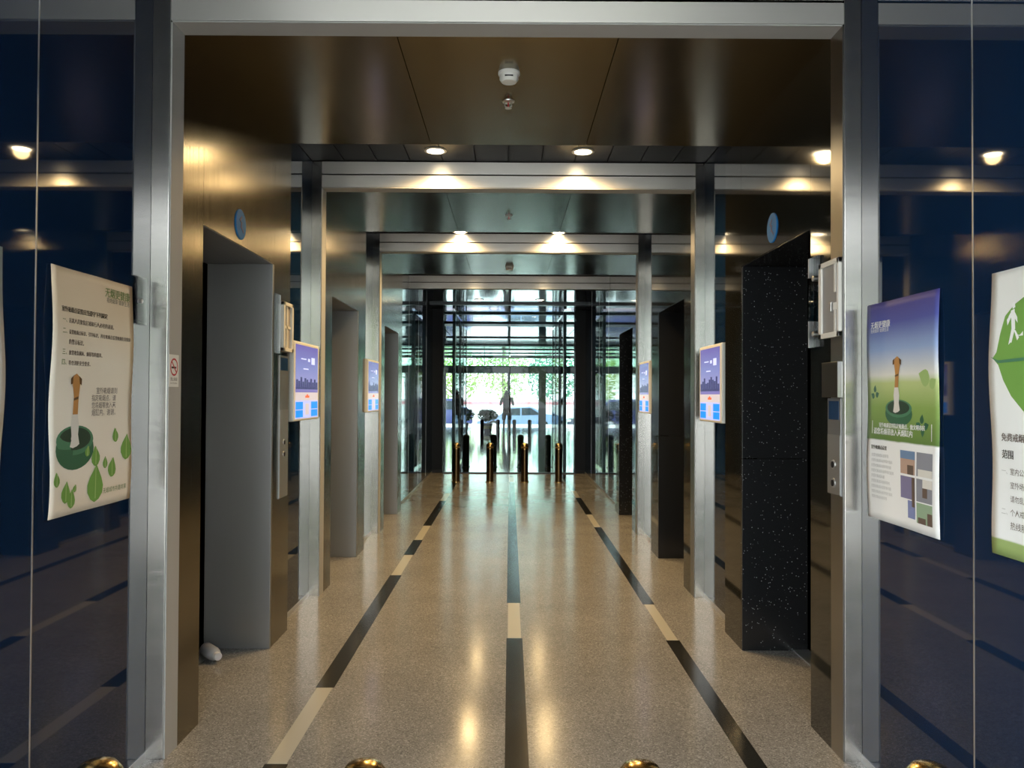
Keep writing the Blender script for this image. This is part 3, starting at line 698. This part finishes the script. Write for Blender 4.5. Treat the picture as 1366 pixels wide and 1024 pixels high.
mat_disp = mat('blue_sheen_display', (0.02, 0.05, 0.12), 0.08); alu2 = mat('satin_plate', (0.42, 0.42, 0.42), 0.4, 0.8)  # bluish reflection is put into the display's base colour
call_panel(LR, -1, 3.262, 3.395, 1.086, 1.493, (1.213, 1.135), 'steel lift call panel with round buttons below the bronze plate')
call_panel(LL, 1, 4.80, 4.985, 0.86, 1.735, (1.20, 1.126), 'tall steel lift call panel below the cream notice box')
t = thing('notice_box', (LL, 4.83, 1.76), 'cream framed notice box beside the grey-steel lift', 'notice frame')
X = LL; y0, y1, z0, z1 = 4.79, 5.005, 1.762, 2.065
box('back_panel', mat('beige_panel', (0.42, 0.38, 0.33), .5), t, X, X+0.016, y0+.01, y1-.01, z0+.01, z1-.01)
for a in ((y1-.03, y1, z0, z1), (y0, y0+.03, z0, z1), (y0, y1, z0, z0+.022), (y0, y1, z1-.022, z1)): box('frame_bar', offwhite, t, X, X+0.032, *a, 0.002)
box('divider', offwhite, t, X, X+0.022, (y0+y1)/2-.01, (y0+y1)/2+.01, z0+.02, z1-.02); box('divider', offwhite, t, X, X+0.022, y0+.03, y1-.03, (z0+z1)/2-.008, (z0+z1)/2+.008)
t = thing('clear_strip', (LL, 4.72, 1.74), 'narrow clear acrylic strip next to the cream notice box', 'acrylic strip')
box('sheet', acrylic, t, X+0.003, X+0.012, 4.685, 4.782, 1.745, 2.10, 0.001); box('edge_strip', alu, t, X, X+0.013, 4.778, 4.783, 1.745, 2.10)

# plastic bottle lying in the lift recess
t = thing('plastic_bottle', (-1.66, 4.44, 0.035), 'small white plastic bottle lying on the floor by the grey-steel lift', 'bottle')
milky = mat('milky_plastic', (0.62, 0.62, 0.64), 0.3)
MB().lathe([(0.004, -0.13), (0.030, -0.128), (0.034, -0.12), (0.034, -0.03), (0.031, -0.01), (0.022, 0.008), (0.016, 0.014), (0.016, 0.02)], 24).build('body', milky, t, True, origin=(0, 0, 0))
MB().lathe([(0.020, 0.014), (0.020, 0.034), (0.018, 0.037), (0.006, 0.038)], 24).build('cap', mat('white_cap', (0.85, 0.84, 0.86), .35), t, True, origin=(0, 0, 0))
t.rotation_euler = (R(90), 0, R(42)); t.scale = (1.12, 1.12, 1.12); t.location = (-1.640, 4.43, 0.0385)

# ------------------------------------------------------------------ far lobby: person, plants
skin = mat('skin', (0.42, 0.26, 0.19), 0.5); hair_m = mat('dark_hair', (0.012, 0.010, 0.010), 0.6)
shirt_m = mat('grey_shirt', (0.055, 0.06, 0.07), 0.9, 0, 0.1); short_m = mat('dark_shorts', (0.02, 0.022, 0.03), 0.8); shoe_m = mat('dark_shoe', (0.03, 0.03, 0.03), 0.5)
def skinned(name, m, parent, verts, edges, root=0, sub=2):
    bm = bmesh.new(); ly = bm.verts.layers.skin.verify(); vs = []
    for x, y, z, r in verts:
        v = bm.verts.new((x, y, z)); v[ly].radius = (r, r) if not isinstance(r, tuple) else r; vs.append(v)
    vs[root][ly].use_root = True
    for a, b in edges: bm.edges.new((vs[a], vs[b]))
    me = bpy.data.meshes.new(name); bm.to_mesh(me); bm.free(); me.materials.append(m)
    o = bpy.data.objects.new(name, me); COL.objects.link(o); o.parent = parent
    sk = o.modifiers.new('skin', 'SKIN'); sk.use_smooth_shade = True
    ss = o.modifiers.new('subdivision', 'SUBSURF'); ss.levels = sub; ss.render_levels = sub
    return o
PX, PY = -0.11, 30.5
pt = thing('person', (PX, PY, 0), 'person in grey shirt and dark shorts raising both hands to the face', 'person')
V = [(0, 0, .93, (.15, .10)), (0, 0, 1.10, (.135, .095)), (0, 0.0, 1.28, (.16, .10)), (0, 0.01, 1.38, (.12, .085)), (0, 0.0, 1.45, .052), (0, -.015, 1.52, .072), (0, -.02, 1.60, .088), (0, -.01, 1.67, .060)]
Ed = [(i, i+1) for i in range(7)]
for s in (-1, 1):
    n = len(V)
    V += [(s*.17, 0.01, 1.36, .055), (s*.235, -.06, 1.18, .047), (s*.25, -.12, 1.10, .042), (s*.17, -.25, 1.30, .036), (s*.095, -.29, 1.44, .026), (s*.085, -.30, 1.49, .030)]
    Ed += [(3, n), (n, n+1), (n+1, n+2), (n+2, n+3), (n+3, n+4), (n+4, n+5)]
    h = len(V)                                    # four fingers and a thumb curled round the phone
    for k, (dx, L) in enumerate(((.026, .050), (.010, .060), (-.007, .058), (-.022, .045))):
        V += [(s*(.085)+dx*.6, -.325, 1.515+k*.002, .010), (s*.075+dx*.4-s*.02, -.335, 1.515+L*.5, .008)]
        Ed += [(n+5, h+2*k), (h+2*k, h+2*k+1)]
    V += [(s*.055, -.295, 1.50, .010), (s*.035, -.300, 1.515, .009)]; Ed += [(n+5, h+8), (h+8, h+9)]
    n = len(V)
    V += [(s*.095, 0, .86, .085), (s*.105, -.01, .68, .070), (s*.11, -.01, .49, .052), (s*.112, 0.01, .36, .052), (s*.115, .02, .10, .034), (s*.117, .02, .05, .035), (s*.125, -.12, .03, .030)]
    Ed += [(0, n)] + [(n+i, n+i+1) for i in range(6)]
skinned('body', skin, pt, V, Ed)
skinned('shirt', shirt_m, pt, [(0, 0, .82, (.165, .118)), (0, 0, .95, (.165, .118)), (0, 0, 1.10, (.160, .115)), (0, 0, 1.28, (.178, .116)), (0, .01, 1.385, (.125, .095))] + [q for s in (-1, 1) for q in ((s*.17, .01, 1.365, .070), (s*.238, -.06, 1.18, .062))], [(0, 1), (1, 2), (2, 3), (3, 4), (4, 5), (5, 6), (4, 7), (7, 8)])
skinned('shorts', short_m, pt, [(0, 0, .95, (.168, .118)), (0, 0, .88, (.15, .11))] + [q for s in (-1, 1) for q in ((s*.10, 0, .82, .098), (s*.112, -.01, .66, .088), (s*.115, -.01, .50, .080))], [(0, 1), (1, 2), (2, 3), (3, 4), (1, 5), (5, 6), (6, 7)])
skinned('hair', hair_m, pt, [(0, .02, 1.53, .075), (0, .018, 1.61, .096), (0, .005, 1.685, .065)], [(0, 1), (1, 2)])
for s in (-1, 1): skinned('shoe', shoe_m, pt, [(s*.117, .045, .045, .042), (s*.12, -.05, .038, .042), (s*.126, -.15, .032, .036)], [(0, 1), (1, 2)])
fb = MB()
for s in (-1, 1): fb.lathe([(.004, -.006), (.011, -.002), (.011, .002), (.004, .006)], 10, (s*.032, -.108, 1.615), 'Y')
fb.build('eyes', hair_m, pt, origin=(0, 0, 0))
MB().lathe([(.004, .02), (.012, -.012), (.009, -.02)], 8, (0, -.115, 1.58)).build('nose', skin, pt, True, origin=(0, 0, 0))
MB().box(-.024, .024, -.105, -.097, 1.535, 1.545, .003).build('mouth', mat('lips', (.35, .13, .11), .5), pt, origin=(0, 0, 0))
ph_ = tag(MB().box(PX-.085, PX+.085, PY-.362, PY-.350, 1.50, 1.585, .003).build('mobile_phone', black, None, origin=(PX, PY-.34, 1.50)), 'black mobile phone held up by the person in dark shorts', 'phone')

def leaf_cloud(n, rx, ry, rz, size, seed, c=(0, 0, 0), blades=False):
    rnd = random.Random(seed); b = MB()
    for i in range(n):
        while True:
            p = Vector((rnd.uniform(-1, 1), rnd.uniform(-1, 1), rnd.uniform(-1, 1)))
            if p.length < 1 and p.length > 0.25: break
        q = Vector((c[0]+p.x*rx, c[1]+p.y*ry, c[2]+p.z*rz))
        d = Vector((rnd.uniform(-1, 1), rnd.uniform(-1, 1), rnd.uniform(-.6, .8))).normalized(); a = d.orthogonal().normalized()
        a.rotate(Matrix.Rotation(rnd.uniform(0, 6.28), 3, d)); w = size*rnd.uniform(.6, 1.2)
        b.poly([q-d*w, q+a*w*.45-d*w*.1, q+d*w, q-a*w*.45-d*w*.1])
    return b
leafm = mat('plant_leaf', (0.045, 0.11, 0.030), 0.5); potm = mat('glazed_pot', (0.05, 0.045, 0.04), 0.3); yel = mat('yellow_pot_band', (0.55, 0.42, 0.06), 0.5)
for x, y, k, lab in ((-0.88, 31.6, 1.0, 'bushy green plant in a dark pot with a yellow band'), (-1.86, 32.1, 1.05, 'leafy dark green pot plant beside the bushy one')):
    t = thing('potted_plant', (x, y, 0), lab, 'plant')
    MB().lathe([(.13, 0), (.15, .02), (.20, .34), (.215, .36), (.19, .36), (.18, .33)], 20, (x, y, 0)).build('pot', potm, t, True)
    if k == 1.0: MB().lathe([(.172, .15), (.190, .27)], 20, (x, y, 0)).build('pot_band', yel, t, True)
    for j in range(5): a = j*1.257; MB().tube([(x, y, .33), (x+.07*math.cos(a), y+.07*math.sin(a), .5), (x+.2*math.cos(a), y+.2*math.sin(a), .68)], [.012, .01, .005], 6).build('stem', leafm, t)
    f_ = leaf_cloud(420, .40*k, .36*k, .25*k, .085, int(k*100), (x, y, .68)).build('foliage', leafm, t); f_['kind'] = 'stuff'

# ------------------------------------------------------------------ street outside the far front
pave = mat('pale_paving', (0.55, 0.55, 0.53), 0.7); asph = mat('asphalt', (0.16, 0.16, 0.17), 0.85)
g = sempty('ground')
box('paving', pave, g, -40, 40, FAC+2.2, 41, -0.7, -0.02); box('road', asph, g, -90, 90, 41, 56, -0.9, -0.6); box('paving', pave, g, -90, 90, 56, 110, -0.9, -0.55)
box('paving', pave, g, -90, 90, -60, -0.7, -0.3, -0.005); box('paving', pave, g, -60, -1.9, -0.7, 12, -0.3, -0.005)
hb_w = mat('white_hoarding', (0.80, 0.80, 0.80), 0.6); hb_r = mat('red_stripe', (0.62, 0.24, 0.27), 0.6)
t = thing('street_hoarding', (0, 59, -0.55), 'long white street hoarding with a red stripe across the road', 'fence')
for i in range(12):
    x = -18+i*3
    q = box('panel', hb_w, t, x+.02, x+2.98, 58.97, 59.03, -0.55, 1.15); box('red_band', hb_r, q, x+.02, x+2.98, 58.955, 58.97, 0.78, 1.0)
    box('post', greypost, t, x-.04, x+.04, 59.03, 59.1, -0.55, 1.2)
tyre = mat('tyre', (0.02, 0.02, 0.02), 0.8); carglass = mat('car_glass', (0.02, 0.03, 0.04), 0.08); hub_m = mat('wheel_hub', (0.45, 0.45, 0.47), 0.35, 0.8)
lampm = mat('car_lamp', (0.7, 0.7, 0.68), 0.2); tailm = mat('tail_lamp', (0.4, 0.02, 0.02), 0.3)
def car(x, y, label, m, van=False, s=1):
    t = thing('van' if van else 'car', (x, y, -0.6), label, 'van' if van else 'car'); z = -0.6; L = 2.35
    if van:
        prof = [(-L, .35), (-L, 1.0), (-L+.15, 1.15), (-L+.9, 1.85), (L-.15, 1.9), (L, 1.75), (L, .35)]
        win = [(-L+.35, 1.2), (-L+.95, 1.72), (-.6, 1.74), (-.6, 1.2)]; wins = [win, [(-.5, 1.2), (-.5, 1.74), (.75, 1.75), (.75, 1.2)], [(.85, 1.2), (.85, 1.75), (L-.2, 1.74), (L-.15, 1.2)]]
    else:
        prof = [(-L, .32), (-L, .62), (-L+.12, .74), (-1.15, .92), (-.45, 1.40), (.75, 1.44), (1.55, 1.02), (L-.08, .96), (L, .80), (L, .34)]
        wins = [[(-.98, .95), (-.42, 1.33), (.10, 1.36), (.10, .95)], [(.18, .95), (.18, 1.36), (.70, 1.37), (1.30, .98)]]
    f = lambda a, c, d: (x+s*a, y+d, z+c)
    body = MB().prism(prof, -.86, .86, f); bmesh.ops.recalc_face_normals(body.bm, faces=body.bm.faces); bmesh.ops.bevel(body.bm, geom=list(body.bm.edges), offset=.05, segments=2, affect='EDGES'); body.build('body', m, t, True)
    for sd in (-1, 1):
        for w in wins: MB().prism(w, sd*.855, sd*.868, f).build('side_window', carglass, t)
        for wx in (-1.42, 1.40):
            wl = MB().lathe([(.20, -.10), (.32, -.11), (.33, -.06), (.33, .06), (.32, .11), (.20, .10)], 22, (x+s*wx, y+sd*.78, z+.33), 'Y').build('wheel', tyre, t, True)
            MB().lathe([(.20, -.112), (.18, -.118), (.03, -.12)] if sd < 0 else [(.20, .112), (.18, .118), (.03, .12)], 18, (x+s*wx, y+sd*.78, z+.33), 'Y').build('hub', hub_m, wl, True)
        MB().prism([(-L-.01, .60), (-L-.01, .70), (-L+.20, .74), (-L+.20, .62)], sd*.60, sd*.87, f).build('headlamp', lampm, t)
        MB().prism([(L+.01, .70), (L+.01, .84), (L-.2, .86), (L-.2, .72)], sd*.60, sd*.87, f).build('tail_lamp', tailm, t)
car(-0.5+1.0, 45.5, 'light blue saloon car on the street behind the person', mat('pale_blue_paint', (0.22, 0.30, 0.48), 0.25, coat=.6))
car(-4.6, 48.6, 'dark blue van on the street beside the saloon cars', mat('navy_paint', (0.05, 0.06, 0.20), 0.25, coat=.6), True, -1)
car(5.6, 45.2, 'dark grey saloon car on the street beyond the grey post', mat('charcoal_paint', (0.06, 0.06, 0.10), 0.25, coat=.6))

bark = mat('bark', (0.10, 0.08, 0.06), 0.9)
def canopy_mat(name, c0, c1):
    m = mat(name, c0, 0.6); oi = nd(m, 'ShaderNodeNewGeometry'); cr = ramp(m, [(0, c0), (1, c1)]); lk(m, oi.outputs['Random Per Island'], cr.inputs['Fac']); lk(m, cr.outputs['Color'], bsdf(m).inputs['Base Color']); return m
can_a = canopy_mat('yellow_green_foliage', (0.22, 0.36, 0.08), (0.42, 0.52, 0.16)); can_b = canopy_mat('blue_green_foliage', (0.08, 0.24, 0.16), (0.22, 0.42, 0.28))
def tree(x, y, h, m, seed, label):
    t = thing('street_tree', (x, y, -0.6), label, 'tree', 'trees along the street'); z = -0.6; rnd = random.Random(seed)
    MB().tube([(x, y, z), (x+.05, y, z+h*.25), (x-.05, y+.1, z+h*.5), (x, y, z+h*.8)], [.17, .14, .10, .03], 8).build('trunk', bark, t, True)
    for k in range(5):
        a = k*1.26+seed; r = h*.28
        MB().tube([(x, y, z+h*(.30+.06*k)), (x+r*.6*math.cos(a), y+r*.6*math.sin(a), z+h*(.42+.06*k)), (x+r*math.cos(a), y+r*math.sin(a), z+h*(.50+.07*k))], [.06, .04, .015], 6).build('branch', bark, t, True)
    b = leaf_cloud(2000, h*.33, h*.33, h*.38, .17, seed, (x, y, z+h*.56))
    f_ = b.build('crown', m, t); f_['kind'] = 'stuff'
for i, (x, y, h, k, lab) in enumerate(((-9.6, 66, 7, 1, 'blue-green street tree well past the dark blue van'), (-4.6, 64, 7, 0, 'yellow-green street tree behind the hoarding and the dark blue van'), (-0.6, 72, 7.5, 0, 'yellow-green street tree behind the hoarding and the standing person'), (3.6, 65, 6.6, 1, 'blue-green street tree behind the hoarding and the grey window post'), (8.5, 67, 7.5, 0, 'yellow-green street tree behind the hoarding past the dark grey car'))):
    tree(x, y, h, can_b if k else can_a, i+3, lab)
for i, (x, y, h, k) in enumerate(((-9, -16, 7, 0), (-3.5, -18, 8, 1), (3, -17, 7, 0), (9, -19, 8, 1), (-17, -6, 7, 1), (-18, 3, 8, 0))):
    tree(x, y, h, can_b if k else can_a, i+23, ('blue-green leafed tree outside the poster end lobby' if k else 'yellow-green leafed tree outside the poster end lobby'))
